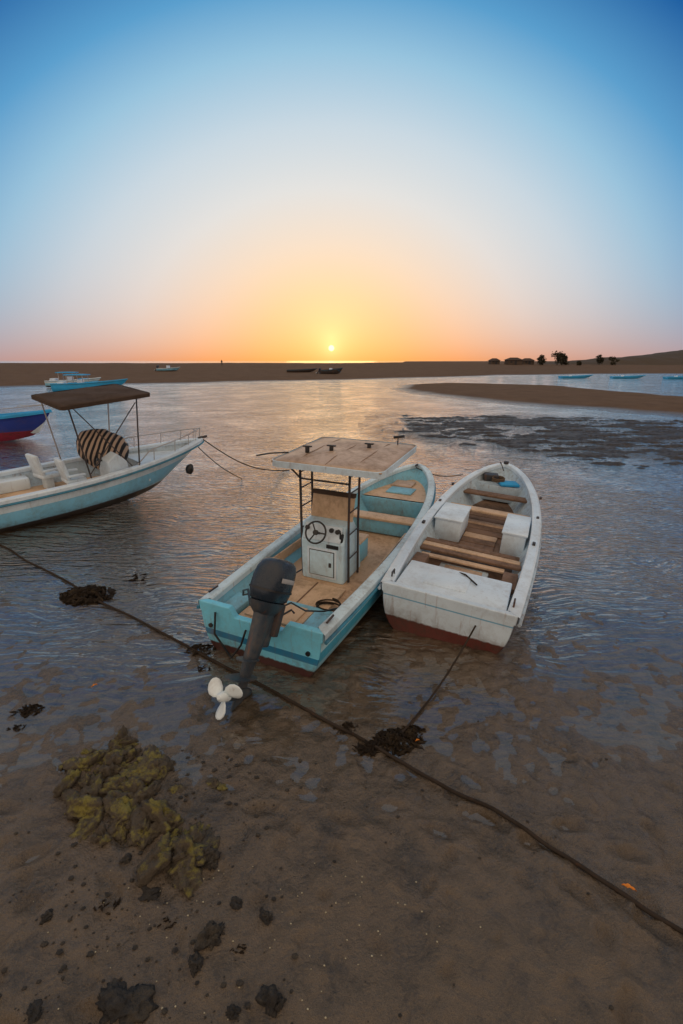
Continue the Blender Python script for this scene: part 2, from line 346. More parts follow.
# ------------------------------------------------------------ BOAT 1
b1=place('center_console_boat',(-1.03,4.86),24,roll=0.9,pitch=-0.5,z=-0.06)
P1,sh1=hull(b1,7.5,1.04,0.70,1.02,0.13,0.34,M_hull1,M_gun1,M_in1,M_floor,M_trans1,M_rub,be=0.62)
box('stern_bench',(0.42,0.0,0.44),(0.50,0.86,0.17),M_tan,b1); box('stern_locker_port',(0.36,0.60,0.46),(0.5,0.26,0.22),M_in1,b1); box('stern_locker_stbd',(0.36,-0.60,0.46),(0.5,0.26,0.22),M_in1,b1)
box('bench_lid',(0.42,0,0.545),(0.44,0.7,0.03),M_tan,b1,bev=0.01)
box('deck_panel',(1.25,0.0,0.365),(0.75,0.95,0.04),M_tan,b1,bev=0.01)
box('deck_panel_seam',(1.25,0.0,0.389),(0.75,0.02,0.008),M_wood,b1,bev=0)
box('deck_step',(0.82,0.0,0.40),(0.10,1.25,0.11),M_in1,b1,bev=0.01)
for s in (1,-1): box('side_pocket',(2.6,s*0.81,0.56),(2.0,0.03,0.16),M_floor,b1,bev=0.01)
prism('console_body',[(1.78,0.34),(1.76,1.00),(1.88,1.27),(2.16,1.31),(2.40,1.02),(2.52,0.34)],-0.36,0.36,M_console,b1,0.03)
prism('console_dash',[(1.762,1.035),(1.752,1.04),(1.855,1.262),(1.865,1.257)],-0.31,0.31,M_white,b1,0.004)
box('console_door_frame',(1.766,0.0,0.66),(0.02,0.50,0.50),M_white,b1,bev=0.02)
box('console_door_gap',(1.756,0.0,0.66),(0.012,0.43,0.43),M_dmetal,b1,bev=0.02)
box('console_door',(1.750,0.0,0.66),(0.02,0.405,0.405),M_console,b1,bev=0.03)
box('door_latch',(1.736,-0.15,0.66),(0.02,0.04,0.07),M_dmetal,b1,bev=0.004)
box('console_switch_panel',(1.757,-0.18,0.96),(0.015,0.2,0.06),M_black,b1,bev=0.004)
wheel(b1,(1.66,0.05,1.20),0.165,(-0.9,0,0.42))
for k,(yy,zz) in enumerate([(-0.24,1.19),(-0.14,1.2),(0.27,1.19)]):
    tube('gauge_%d'%k,[(1.84,yy,zz),(1.80,yy,zz+0.01)],0.036,M_black,b1,n=14)
box('throttle_box',(1.83,-0.31,1.10),(0.10,0.06,0.14),M_black,b1)
tube('throttle_lever',[(1.80,-0.30,1.15),(1.74,-0.31,1.25),(1.70,-0.31,1.28)],0.014,M_black,b1)
prism('backboard',[(2.10,1.28),(2.06,1.30),(2.16,1.68),(2.20,1.67)],-0.37,0.34,M_tan,b1,0.01)
prism('backboard_trim',[(2.11,1.66),(2.14,1.72),(2.22,1.71),(2.20,1.65)],-0.38,0.36,M_brownc,b1,0.01)
box('forward_seat',(2.78,0,0.52),(0.42,0.62,0.36),M_in1,b1,bev=0.03); box('forward_seat_pad',(2.78,0,0.725),(0.44,0.64,0.05),M_tan,b1,bev=0.02)
for s in (-1,1):
    y=s*0.40
    for x in (1.86,2.24): tube('top_post',[(x+0.03,y,0.36),(x,y,1.2),(x,y*1.02,2.26)],0.02,M_dmetal,b1)
    for z in (0.75,1.15,1.5,1.8,2.05): tube('post_rung',[(1.86,y,z),(2.24,y,z)],0.011,M_dmetal,b1,n=6)
    tube('top_brace',[(2.24,y,1.95),(2.75,y*1.3,2.27)],0.014,M_dmetal,b1,n=6); tube('top_brace_aft',[(1.86,y,1.95),(1.64,y*1.3,2.22)],0.014,M_dmetal,b1,n=6)
tube('cross_bar',[(1.86,-0.4,1.95),(1.86,0.4,1.95)],0.014,M_dmetal,b1,n=6)
def canopy(par,x0,x1,w,z,mt,me,crown=0.05,th=0.07,tilt=0.0,name='canopy',yc=0,sag=0.008):
    nx,ny=20,20; V=[];F=[]
    def zz(a,b): return z+crown*(1-(2*b-1)**4)*(1-(2*a-1)**4)+tilt*(a-0.5)
    for i in range(nx+1):
        for j in range(ny+1):
            a,b=i/nx,j/ny; V.append((x0+(x1-x0)*a,yc-w/2+w*b,zz(a,b)+sag*math.sin(a*13)*math.sin(b*9)))
    for i in range(nx):
        for j in range(ny): q=i*(ny+1)+j; F.append((q,q+1,q+ny+2,q+ny+1))
    o=mobj(name+'_top',V,F,mt,par,smooth=True); md=o.modifiers.new('s','SOLIDIFY'); md.thickness=0.02; md.offset=1
    R=[]; rr=0.10
    for (cx,cy),a0 in [((x1-rr,w/2-rr),0),((x0+rr,w/2-rr),90),((x0+rr,-w/2+rr),180),((x1-rr,-w/2+rr),270)]:
        for k in range(5):
            a=math.radians(a0+k*22.5); R.append((cx+rr*math.cos(a)*1.25,cy+rr*math.sin(a)*1.25))
    V=[];F=[];n=len(R)
    for dz,sc in ((0.03,0.99),(0.025,1.0),(-th,1.0),(-th,0.985)):
        for x,y in R:
            a=(x-x0)/(x1-x0); cx=(x0+x1)/2; V.append((cx+(x-cx)*sc,yc+y*sc,z+tilt*(a-0.5)+dz))
    for l in range(3):
        for k in range(n): F.append((l*n+k,l*n+(k+1)%n,(l+1)*n+(k+1)%n,(l+1)*n+k))
    mobj(name+'_edge',V,F,me,par,smooth=True,auto=40)
canopy(b1,1.44,3.14,1.66,2.30,M_canopy,M_valance,tilt=0.07,yc=-0.19,th=0.06)
for yy in (-0.63,-0.19,0.25): tube('canopy_seam',[(1.50,yy,2.30),(1.78,yy,2.347),(2.3,yy,2.37),(2.9,yy,2.383),(3.10,yy,2.352)],0.005,M_seam,b1,n=5)
for k,(xx,yy) in enumerate([(1.9,0.30),(2.1,0.0),(2.5,-0.45)]):
    box('top_fitting_%d'%k,(xx,yy,2.39),(0.06,0.05,0.09),M_black,b1,bev=0.01); box('fitting_bar_%d'%k,(xx,yy,2.44),(0.05,0.14,0.02),M_black,b1,bev=0.005)
tube('nav_light_pole',[(3.0,-0.75,2.33),(3.0,-0.75,2.48)],0.01,M_dmetal,b1); tube('nav_light',[(3.0,-0.68,2.48),(3.0,-0.85,2.51)],0.022,M_black,b1)
tube('rod',[(1.9,0.62,2.32),(1.75,0.86,2.31),(1.6,1.0,2.29)],0.012,M_black,b1,n=6)
box('thwart_mid',(4.15,0,0.66),(0.34,1.66,0.05),M_tan,b1,bev=0.012)
box('thwart_face',(4.15,0,0.50),(0.28,1.50,0.27),M_in1,b1)
fp=[q for q in offs(P1,0.145,7.5,0.08) if q[0]>5.25]; st=[(x-0.03*u,y*-0.985,0.70) for x,y,u in fp]+[(x-0.03*u,y*0.985,0.70) for x,y,u in fp[:-1]][::-1]
mobj('bow_deck',st,[tuple(range(len(st)))],M_tan,b1)
box('bow_deck_face',(5.27,0,0.52),(0.04,1.62,0.35),M_in1,b1,bev=0.008)
box('bow_hatch',(5.95,0,0.715),(0.5,0.6,0.03),M_in1,b1,bev=0.012)
box('bow_cleat',(7.25,0,1.05),(0.18,0.05,0.05),M_dmetal,b1,bev=0.015); box('bow_pad',(6.5,0.1,0.73),(0.5,0.5,0.05),M_canopy,b1,bev=0.02)
for x,s in ((0.25,1),(0.25,-1),(3.6,1),(3.6,-1)): tube('cleat',[(x-0.09,s*0.86 if x<1 else s*0.97,0.76),(x+0.09,s*0.86 if x<1 else s*0.97,0.76)],0.014,M_dmetal,b1)
tube('coiled_rope',[(0.98+(0.15+0.02*math.sin(a*0.7))*math.cos(a),-0.50+(0.17+0.02*math.cos(a*0.9))*math.sin(a),0.40+0.004*a) for a in np.linspace(0,19,90)],0.012,M_rope,b1,n=6)
tube('fuel_hose',[(0.1,0.1,0.72),(0.3,0.25,0.6),(0.55,0.4,0.58),(0.9,0.3,0.47),(1.2,0.42,0.40),(1.5,0.5,0.40),(1.8,0.38,0.45)],0.012,M_black,b1,n=6)
tube('steering_cable',[(-0.15,-0.02,0.95),(0.05,0.15,1.02),(0.18,0.32,0.9),(0.3,0.42,0.75),(0.6,0.5,0.60)],0.013,M_black,b1,n=6)
tube('control_cable',[(-0.1,-0.3,0.92),(0.1,-0.42,0.95),(0.3,-0.5,0.75),(0.6,-0.6,0.60),(0.9,-0.66,0.50)],0.011,M_black,b1,n=6)
box('fuel_tank',(2.9,0.62,0.46),(0.5,0.28,0.22),M_dmetal,b1,bev=0.04)
tube('stern_cable',[(-0.03,0.62,0.62),(-0.1,0.6,0.35),(-0.06,0.5,0.15),(-0.12,0.35,0.08),(-0.1,0.2,0.3),(-0.05,0.15,0.5)],0.014,M_black,b1,n=6)
for yy in (-0.7,0.72): tube('drain_fitting',[(-0.01,yy,0.40),(-0.035,yy,0.40)],0.03,M_black,b1,n=12)
outboard(b1,(-0.02,-0.24,0.78),31,scale=1.05,yaw=-3)
# ------------------------------------------------------------ BOAT 2
b2=place('fishing_skiff',(1.34,5.33),24.5,roll=3.5,pitch=-0.8,z=-0.05)
P2,sh2=hull(b2,7.1,1.02,0.68,0.99,0.14,0.30,M_hull2,M_white,M_in2,M_wood,M_hull2,M_rub2,sr=0.88,notch=False,be=0.62)
box('aft_deck',(0.52,0,0.630),(0.90,1.50,0.05),M_white,b2,bev=0.02); box('aft_deck_face',(0.95,0,0.46),(0.03,1.44,0.30),M_in2,b2,bev=0.008)
box('deck_gap',(0.11,0,0.650),(0.05,1.46,0.02),M_dmetal,b2,bev=0.004)
box('aft_hatch',(0.55,0.1,0.662),(0.45,0.6,0.02),M_white,b2,bev=0.008)
box('side_tank_port',(1.25,0.70,0.42),(0.55,0.22,0.26),M_wood,b2); box('side_tank_stbd',(1.25,-0.70,0.42),(0.55,0.22,0.26),M_wood,b2)
box('engine_pad',(1.38,0.02,0.36),(0.55,0.78,0.08),M_in2,b2,bev=0.02); box('pad_rim',(1.38,0.02,0.395),(0.40,0.60,0.03),M_canopy,b2,bev=0.01)
for k,x in enumerate((1.86,2.02,2.18)): box('thwart_plank_%d'%k,(x,0.01*k,0.50+0.004*k),(0.145,1.66-0.03*k,0.045),M_wood if k!=1 else M_tan,b2,bev=0.01,rot=(0.01*k,0,0.015*(k-1)))
box('loose_board',(1.66,0.08,0.47),(0.12,1.35,0.035),M_tan,b2,bev=0.008,rot=(0.02,0,0.05))
box('port_box',(3.30,0.58,0.50),(0.95,0.50,0.42),M_white,b2,bev=0.03); box('port_box_lid',(3.30,0.58,0.725),(0.99,0.54,0.04),M_white,b2,bev=0.012)
box('stbd_box',(3.25,-0.62,0.50),(1.05,0.40,0.42),M_white,b2,bev=0.03); box('stbd_box_lid',(3.25,-0.62,0.725),(1.09,0.44,0.04),M_white,b2,bev=0.012)
for k in range(9): box('floor_plank_%d'%k,(2.5+0.26*k,0,0.325),(0.235,0.62+0.3*(k>3),0.03),M_wood if k%3 else M_floor,b2,bev=0.008,rot=(0,0,random.uniform(-.02,.02)))
box('mid_thwart',(4.15,0,0.58),(0.26,1.66,0.05),M_tan,b2); box('bow_thwart',(5.2,0,0.64),(0.30,1.48,0.05),M_wood,b2)
fp=[q for q in offs(P2,0.155,7.1,0.08) if q[0]>5.75]; st=[(x-0.03*u,y*-0.985,0.72) for x,y,u in fp]+[(x-0.03*u,y*0.985,0.72) for x,y,u in fp[:-1]][::-1]
mobj('bow_locker',st,[tuple(range(len(st)))],M_in2,b2); box('bow_locker_face',(5.77,0,0.53),(0.04,1.30,0.38),M_in2,b2,bev=0.006)
box('folded_tarp',(5.95,-0.2,0.76),(0.35,0.45,0.07),M_blue,b2,bev=0.03,rot=(0,0,0.4)); box('crate',(6.2,0.25,0.80),(0.3,0.35,0.16),M_dmetal,b2,bev=0.02,rot=(0,0,0.2))
tube('net_coil',[(6.0+0.14*math.cos(a),0.05+0.14*math.sin(a),0.77+0.005*a) for a in np.linspace(0,20,80)],0.016,M_rope2,b2,n=6)
tube('bow_ring_rope',[(6.6,0,0.9),(6.8,0.1,1.03),(7.0,0.15,1.02),(7.12,0.1,0.8),(7.05,0.05,0.55)],0.012,M_rope,b2,n=6)
box('stem_post',(7.0,0,1.03),(0.12,0.12,0.08),M_dmetal,b2)
for s in (1,-1):
    tube('towing_eye',[(0.2,s*0.82,0.70),(0.2,s*0.82,0.77),(0.3,s*0.82,0.77),(0.3,s*0.82,0.70)],0.012,M_dmetal,b2,n=6)
    for k in range(3): box('oarlock',(2.4+1.3*k,s*0.95,0.75+0.03*k),(0.10,0.05,0.05),M_dmetal,b2,bev=0.01)
tube('loose_line',[(0.6,-0.3,0.68),(0.85,-0.1,0.67),(0.98,0.1,0.62),(1.05,0.3,0.42),(1.3,0.45,0.42)],0.012,M_rope,b2,n=6)
# ------------------------------------------------------------ BOAT 3
b3=place('canopy_motorboat',(-8.95,9.15),41,roll=5,pitch=-1.0)
P3,sh3=hull(b3,6.9,1.12,0.80,1.18,0.16,0.40,M_hull3,M_white,M_in2,M_tan,M_hull3,M_rub,sr=0.9,be=0.8,bp=2.0,rake=0.2,flare=0.5)
fp=[q for q in offs(P3,0.175,6.9,0.08) if q[0]>4.7]; st=[(x-0.12*u,y*-0.95,0.88) for x,y,u in fp]+[(x-0.12*u,y*0.95,0.88) for x,y,u in fp[:-1]][::-1]
mobj('fore_deck',st,[tuple(range(len(st)))],M_white,b3); box('fore_deck_face',(4.72,0,0.64),(0.04,1.42,0.44),M_white,b3,bev=0.006)
prism('helm_console',[(3.7,0.4),(3.65,1.15),(3.9,1.35),(4.15,1.1),(4.25,0.4)],-0.75,-0.1,M_white,b3,0.03); wheel(b3,(3.55,-0.42,1.18),0.17,(-0.9,0,0.42))
def chair(par,x,y,z,rz=0):
    e=empty('boat_seat',(x,y,z),(0,0,rz),par)
    box('seat_base',(0,0,0.15),(0.2,0.2,0.3),M_white,e); box('seat_cushion',(0,0,0.36),(0.46,0.48,0.12),M_white,e,bev=0.05)
    box('seat_back',(-0.22,0,0.66),(0.10,0.46,0.55),M_white,e,bev=0.045,rot=(0,-0.2,0))
    for s in (1,-1): box('arm',(0,s*0.25,0.52),(0.40,0.07,0.06),M_white,e,bev=0.02)
chair(b3,2.95,-0.35,0.40); chair(b3,2.6,0.45,0.40,0.2)
box('aft_bench',(0.5,0,0.58),(0.55,1.5,0.36),M_white,b3,bev=0.04); box('side_bench',(1.6,0.78,0.55),(1.3,0.35,0.3),M_white,b3,bev=0.04); box('side_bench_stbd',(1.5,-0.80,0.55),(1.4,0.3,0.3),M_tan,b3,bev=0.03)
def dome(par,c,s,mat,name,rot=(0.2,0.3,0.6)):
    bm=bmesh.new(); bmesh.ops.create_uvsphere(bm,u_segments=40,v_segments=24,radius=1)
    for v in bm.verts:
        k=1+0.16*mn.noise(v.co*1.6)+0.04*mn.noise(v.co*5); v.co=Vector((v.co.x*s[0]*k,v.co.y*s[1]*k,max(v.co.z,-0.8)*s[2]*k))
    me=bpy.data.meshes.new(name); bm.to_mesh(me); bm.free(); me.materials.append(mat)
    for p in me.polygons: p.use_smooth=True
    o=bpy.data.objects.new(name,me); o.location=c; o.rotation_euler=rot; return link(o,par)
dome(b3,(3.95,0.1,1.28),(0.66,0.52,0.54),M_stripe,'striped_cover',(0.1,0.35,-0.75))
for (x,y) in ((2.9,0.95),(2.9,-0.95),(4.55,0.86),(4.55,-0.86)):
    tube('bimini_post',[(x+(0.25 if x<3 else -0.15),y,0.85),(x,y*0.95,2.68)],0.019,M_steel if y>0 else M_dmetal,b3)
tube('bimini_strut',[(3.15,-0.94,1.0),(4.5,-0.84,2.6)],0.013,M_dmetal,b3,n=6); tube('bimini_strut2',[(4.2,-0.90,1.0),(3.0,-0.9,2.6)],0.013,M_dmetal,b3,n=6)
canopy(b3,2.75,4.85,1.95,2.72,M_brownc,M_brownc,th=0.06,tilt=0.16,name='bimini',sag=0.02)
rl=[q for q in offs(P3,0.08,6.9,0) if q[0]>4.3]
rail=[(x,-y,sh3(u)+0.33*min(1,(x-4.3)/0.5)) for x,y,u in rl]+[(x,y,sh3(u)+0.33*min(1,(x-4.3)/0.5)) for x,y,u in rl[:-1]][::-1]
tube('bow_rail',rail,0.015,M_steel,b3)
for k in range(3,len(rail)-2,5):
    x,y,z=rail[k]; tube('rail_stanchion',[(x,y,z),(x*0.995,y,z-0.34)],0.011,M_steel,b3,n=6)
dome(b3,(5.9,-0.80,0.55),(0.11,0.11,0.16),M_black,'fender'); tube('bow_roller',[(6.75,0,1.2),(7.05,0,1.22)],0.04,M_dmetal,b3)
outboard(b3,(-0.02,0,0.8),20)
# ------------------------------------------------------------ noise + terrain
def vn(x,y,seed):
    xi=np.floor(x); yi=np.floor(y); fx=x-xi; fy=y-yi; fx=fx*fx*(3-2*fx); fy=fy*fy*(3-2*fy)
    def h(a,b):
        s=np.sin(a*127.1+b*311.7+seed*17.3)*43758.5453; return s-np.floor(s)
    return (h(xi,yi)*(1-fx)+h(xi+1,yi)*fx)*(1-fy)+(h(xi,yi+1)*(1-fx)+h(xi+1,yi+1)*fx)*fy
def fbm(x,y,seed,o=4):
    r=0;a=0.5;t_=0
    for k in range(o): r=r+a*vn(x*2**k,y*2**k,seed+k); t_+=a; a*=0.5
    return r/t_
def sst(a,b,x):
    k=np.clip((x-a)/(b-a),0,1); return k*k*(3-2*k)
def sdpoly(X,Y,poly):
    d=np.full(X.shape,1e9); ins=np.zeros(X.shape,bool); n=len(poly)
    for i in range(n):
        ax,ay=poly[i]; bx,by=poly[(i+1)%n]; ex,ey=bx-ax,by-ay
        t_=np.clip(((X-ax)*ex+(Y-ay)*ey)/(ex*ex+ey*ey),0,1)
        d=np.minimum(d,np.hypot(X-ax-t_*ex,Y-ay-t_*ey))
        c=((ay>Y)!=(by>Y)); 
        xc=ax+(Y-ay)*ex/(ey if ey!=0 else 1e-9)
        ins^=(c&(X<xc))
    return np.where(ins,d,-d)
BAR=[(6.5,63),(10,75),(18,80),(33,71),(36,50),(60,35),(60,12),(32,21),(23,31),(16.7,37),(10.7,46),(7.3,56)]
rf=random.Random(3); DENTS=[]
for tr_i in range(9):
    x0,y0=rf.uniform(-3,3),rf.uniform(1.2,3.2); a=rf.uniform(0,6.28)
    for k in range(10):
        px=x0+0.36*k*math.cos(a)+(0.09 if k%2 else -0.09)*math.sin(a); py=y0+0.36*k*math.sin(a)-(0.09 if k%2 else -0.09)*math.cos(a)
        if 0.9<py<4.6: DENTS.append((px,py,a+rf.uniform(-.2,.2),0.12,0.05,0.032))
for k in range(150): DENTS.append((rf.uniform(-3.5,3.5),rf.uniform(1.2,4.8),rf.uniform(0,3.1),rf.uniform(.03,.09),rf.uniform(.03,.06),rf.uniform(.010,.024)))
def H(X,Y):
    n1=fbm(X*0.45,Y*0.45,3); n2=fbm(X*2.2,Y*2.2,9); n3=fbm(X*8,Y*8,21,3)
    xs_=Y-0.10*(X-0.5)*np.where(X>0.5,1,0)-0.10*(X+1)*np.where(X<-1,-1,0)
    g=np.interp(xs_,[-20,1,2.2,3.0,3.8,5.0,6.5,9,16,40],[0.35,0.10,0.046,0.014,-0.001,-0.006,-0.012,-0.045,-0.10,-0.2])
    g=g+np.where(Y<30,1,0)*((n1-0.5)*np.interp(Y,[2,4,6,12,20],[0.08,0.035,0.030,0.05,0.05])+(n2-0.5)*np.interp(Y,[2,4,7],[0.055,0.038,0.03])+(n3-0.5)*np.interp(Y,[2,4,7,12],[0.034,0.060,0.044,0.01]))
    if Y.min()<5.5:
        for (dx,dy,a,l,wd,dep) in DENTS:
            u=(X-dx)*math.cos(a)+(Y-dy)*math.sin(a); v=-(X-dx)*math.sin(a)+(Y-dy)*math.cos(a)
            r2=(u/l)**2+(v/wd)**2; g=g-dep*np.exp(-np.minimum(r2,30))+dep*0.45*np.exp(-np.minimum((np.sqrt(r2)-1.6)**2*6,30))
    yb=np.interp(X,[-600,-120,-48,-23,7,39,98,400],[40,52,66,77,93,118,136,200])
    yb=yb+(fbm(X*0.05,Y*0.05,5)-0.5)*14
    bh=sst(0,14,Y-yb)*0.45+sst(0,100,Y-yb)*1.9+(fbm(X*0.08,Y*0.08,31)-0.5)*0.45*sst(0,25,Y-yb)
    end=np.interp(X,[-600,0,60,120,400],[260,260,380,900,1200])
    bh=bh*(1-sst(0,60,Y-end))
    g=np.where(Y>yb-2,np.maximum(g,-0.2+bh+0.2*sst(-2,2,Y-yb)),g)
    g=np.where(Y>end+60,-0.5,g)
    sd=sdpoly(X,Y,BAR)+(fbm(X*0.25,Y*0.25,12)-0.5)*2.0
    g=np.where(sd>-2,np.maximum(g,-0.15+0.15*sst(-2,0.2,sd)+0.28*sst(0,5,sd)+(n1-0.5)*0.05),g)
    return g
def gz(x,y): return float(H(np.array([[x]],float),np.array([[y]],float))[0,0])
def axis(lo,hi,step,g,mx):
    a=list(np.arange(lo,hi,step)); s=step; x=a[-1]
    while x<mx: s*=g; x+=s; a.append(x)
    return a
ys=axis(1.0,7.0,0.028,1.022,3500); s=0.05; y=1.0; pre=[]
while y>-12: s*=1.25; y-=s; pre.append(y)
ys=np.array(pre[::-1]+ys)
xp=axis(0,4.5,0.030,1.035,3500); xs=np.array([-v for v in xp[1:]][::-1]+xp)
X,Y=np.meshgrid(xs,ys); cut=np.searchsorted(ys,5.5)
Z=np.vstack([H(X[:cut],Y[:cut]),H(X[cut:],Y[cut:])])
def gridmesh(name,X,Y,Z,mat):
    ny,nx=X.shape; me=bpy.data.meshes.new(name)
    co_=np.stack([X,Y,Z],-1).reshape(-1,3).astype(np.float32)
    idx=np.arange(nx*ny).reshape(ny,nx); q=np.stack([idx[:-1,:-1],idx[:-1,1:],idx[1:,1:],idx[1:,:-1]],-1).reshape(-1)
    nf=(nx-1)*(ny-1)
    me.vertices.add(nx*ny); me.vertices.foreach_set('co',co_.ravel()); me.loops.add(nf*4); me.loops.foreach_set('vertex_index',q.astype(np.int32))
    me.polygons.add(nf); me.polygons.foreach_set('loop_start',np.arange(0,nf*4,4,dtype=np.int32))
    me.polygons.foreach_set('use_smooth',np.ones(nf,bool)); me.update(calc_edges=True); me.validate()
    me.materials.append(mat); o=bpy.data.objects.new(name,me); return link(o)
m,t,p=newmat('tidal_sand'); geo=t.new('ShaderNodeNewGeometry'); v=geo.outputs['Position']
s=t.new('ShaderNodeSeparateXYZ'); t.l.new(v,s.inputs[0]); z=s.outputs[2]
big=t.noise(v,0.5,5,0.6,0.6); mid=t.noise(v,3.2,7,0.65,0.5); fine=t.noise(v,38,6,0.7); grain=t.noise(v,220,2,0.6)
pit=t.new('ShaderNodeTexVoronoi',feature='SMOOTH_F1'); pit.inputs['Scale'].default_value=7.0; pit.inputs['Smoothness'].default_value=0.6
vm=t.new('ShaderNodeVectorMath',operation='ADD'); t.l.new(v,vm.inputs[0])
nc=t.new('ShaderNodeTexNoise'); nc.inputs['Scale'].default_value=5; t.l.new(v,nc.inputs['Vector']); t.l.new(t.vmul(nc.outputs['Color'],(0.25,0.25,0.0)),vm.inputs[1]); t.l.new(vm.outputs[0],pit.inputs['Vector'])
wetc=t.mix(mid,(0.055,0.039,0.023,1),(0.155,0.110,0.066,1)); dryc=t.mix(mid,(0.068,0.048,0.026,1),(0.178,0.125,0.070,1))
wf=t.ramp(t.m('ADD',t.m('MULTIPLY',z,7.0),t.m('MULTIPLY',t.m('SUBTRACT',big,0.5),1.4)),[(0.08,0.0),(0.65,1.0)])
c=t.mix(wf,wetc,dryc)
dk=t.ramp(t.m('ADD',t.m('MULTIPLY',mid,0.6),t.m('MULTIPLY',fine,0.4)),[(0.38,1.0),(0.49,0.0)])
c=t.mix(t.m('MULTIPLY',dk,0.7),c,(0.030,0.022,0.014,1))
gr=t.ramp(grain,[(0.35,(0.55,0.55,0.55,1)),(0.65,(1.4,1.4,1.4,1))]); c=t.mix(1.0,c,gr,'MULTIPLY')
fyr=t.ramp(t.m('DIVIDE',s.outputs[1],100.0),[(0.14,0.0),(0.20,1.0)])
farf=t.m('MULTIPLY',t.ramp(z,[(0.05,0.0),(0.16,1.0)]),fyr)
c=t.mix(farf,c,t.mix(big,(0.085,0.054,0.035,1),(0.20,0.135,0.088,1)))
t.l.new(c,p.inputs['Base Color'])
t.l.new(t.m('MAXIMUM',t.m('ADD',t.m('MULTIPLY',wf,0.24),t.m('ADD',0.10,t.m('MULTIPLY',mid,0.20))),t.m('MULTIPLY',farf,0.9)),p.inputs['Roughness'])
t.l.new(t.m('SUBTRACT',0.9,t.m('MULTIPLY',farf,0.8)),p.inputs['Specular IOR Level'])
hh=t.m('ADD',t.m('MULTIPLY',pit.outputs['Distance'],0.8),t.m('ADD',t.m('MULTIPLY',mid,1.1),t.m('MULTIPLY',fine,0.45)))
nb=t.bump(hh,0.9,0.055); nb=t.bump(grain,0.4,0.004,nb); t.l.new(nb,p.inputs['Normal'])
M_ground=m
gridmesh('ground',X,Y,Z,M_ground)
# water: fresnel reflection over the visible sand bed
m,t,p=newmat('shallow_water'); t.n.remove(p); out=t.n['Material Output']
geo=t.new('ShaderNodeNewGeometry'); v=geo.outputs['Position']
dst=t.new('ShaderNodeVectorMath',operation='ADD'); wn=t.new('ShaderNodeTexNoise'); wn.inputs['Scale'].default_value=0.5; t.l.new(v,wn.inputs['Vector'])
t.l.new(v,dst.inputs[0]); t.l.new(t.vmul(wn.outputs['Color'],(1.2,1.0,0)),dst.inputs[1]); vv=dst.outputs[0]
r1=t.noise(t.vmul(vv,(2.2,7.5,1)),1.0,1,0.5,0.3); r2=t.noise(t.vmul(vv,(4.6,15.0,1)),1.0,2,0.5,0.4); r3=t.noise(t.vmul(v,(0.35,0.9,1)),1.0,3,0.5,0.5)
amp=t.ramp(t.noise(v,0.25,3,0.5,0.5),[(0.38,0.45),(0.58,1.0)])
sy=t.new('ShaderNodeSeparateXYZ'); t.l.new(v,sy.inputs[0])
nearf=t.ramp(t.m('DIVIDE',sy.outputs[1],20.0),[(0.20,0.12),(0.34,1.0)])
hgt=t.m('ADD',t.m('MULTIPLY',r1,0.75),t.m('ADD',t.m('MULTIPLY',r2,0.40),t.m('MULTIPLY',r3,0.2)))
nb=t.bump(hgt,t.m('MULTIPLY',amp,nearf),0.115)
fr=t.new('ShaderNodeFresnel'); fr.inputs[0].default_value=1.38; t.l.new(nb,fr.inputs['Normal'])
gl=t.new('ShaderNodeBsdfGlossy'); gl.inputs['Roughness'].default_value=0.075; t.l.new(nb,gl.inputs['Normal']); gl.inputs['Color'].default_value=(0.99,0.97,0.94,1)
tr=t.new('ShaderNodeBsdfTransparent'); tr.inputs[0].default_value=(0.93,0.91,0.87,1)
ms=t.new('ShaderNodeMixShader')
fac=t.m('ADD',t.m('MULTIPLY',fr.outputs[0],1.6),0.05,clamp=True)
fac=t.m('MULTIPLY',fac,t.m('SUBTRACT',1.0,geo.outputs['Backfacing']))
t.l.new(fac,ms.inputs[0]); t.l.new(tr.outputs[0],ms.inputs[1]); t.l.new(gl.outputs[0],ms.inputs[2])
t.l.new(ms.outputs[0],out.inputs[0])
wo=mobj('water',[(-6000,-8,0),(6000,-8,0),(6000,7000,0),(-6000,7000,0)],[(0,1,2,3)],m)
if wo.data.polygons[0].normal.z<0: wo.data.flip_normals()
mobj('seabed',[(-6500,3400,-0.6),(6500,3400,-0.6),(6500,7200,-0.6),(-6500,7200,-0.6)],[(0,1,2,3)],M_ground)
BED=[(4.2,32),(2.4,23),(5,19.5),(9.5,16.5),(14,15),(24,24),(24,29),(13,32)]
xb=np.arange(1,27,0.07); yb=np.arange(13.5,34,0.10); XB,YB=np.meshgrid(xb,yb)
sd=sdpoly(XB,YB,BED)+(fbm(XB*0.4,YB*0.4,44)-0.5)*3
n=fbm(XB*0.9,YB*2.0,50,5); nf=fbm(XB*5,YB*5,60,3)
ZB=-0.14+0.17*sst(-1.5,2.0,sd)+ (n-0.56)*0.34+(nf-0.5)*0.10; ZB=np.where(sd<-2.5,-0.3,ZB); ZB=np.minimum(ZB,0.05+nf*0.05)
gridmesh('seaweed_bed',XB,YB,ZB,M_mud)
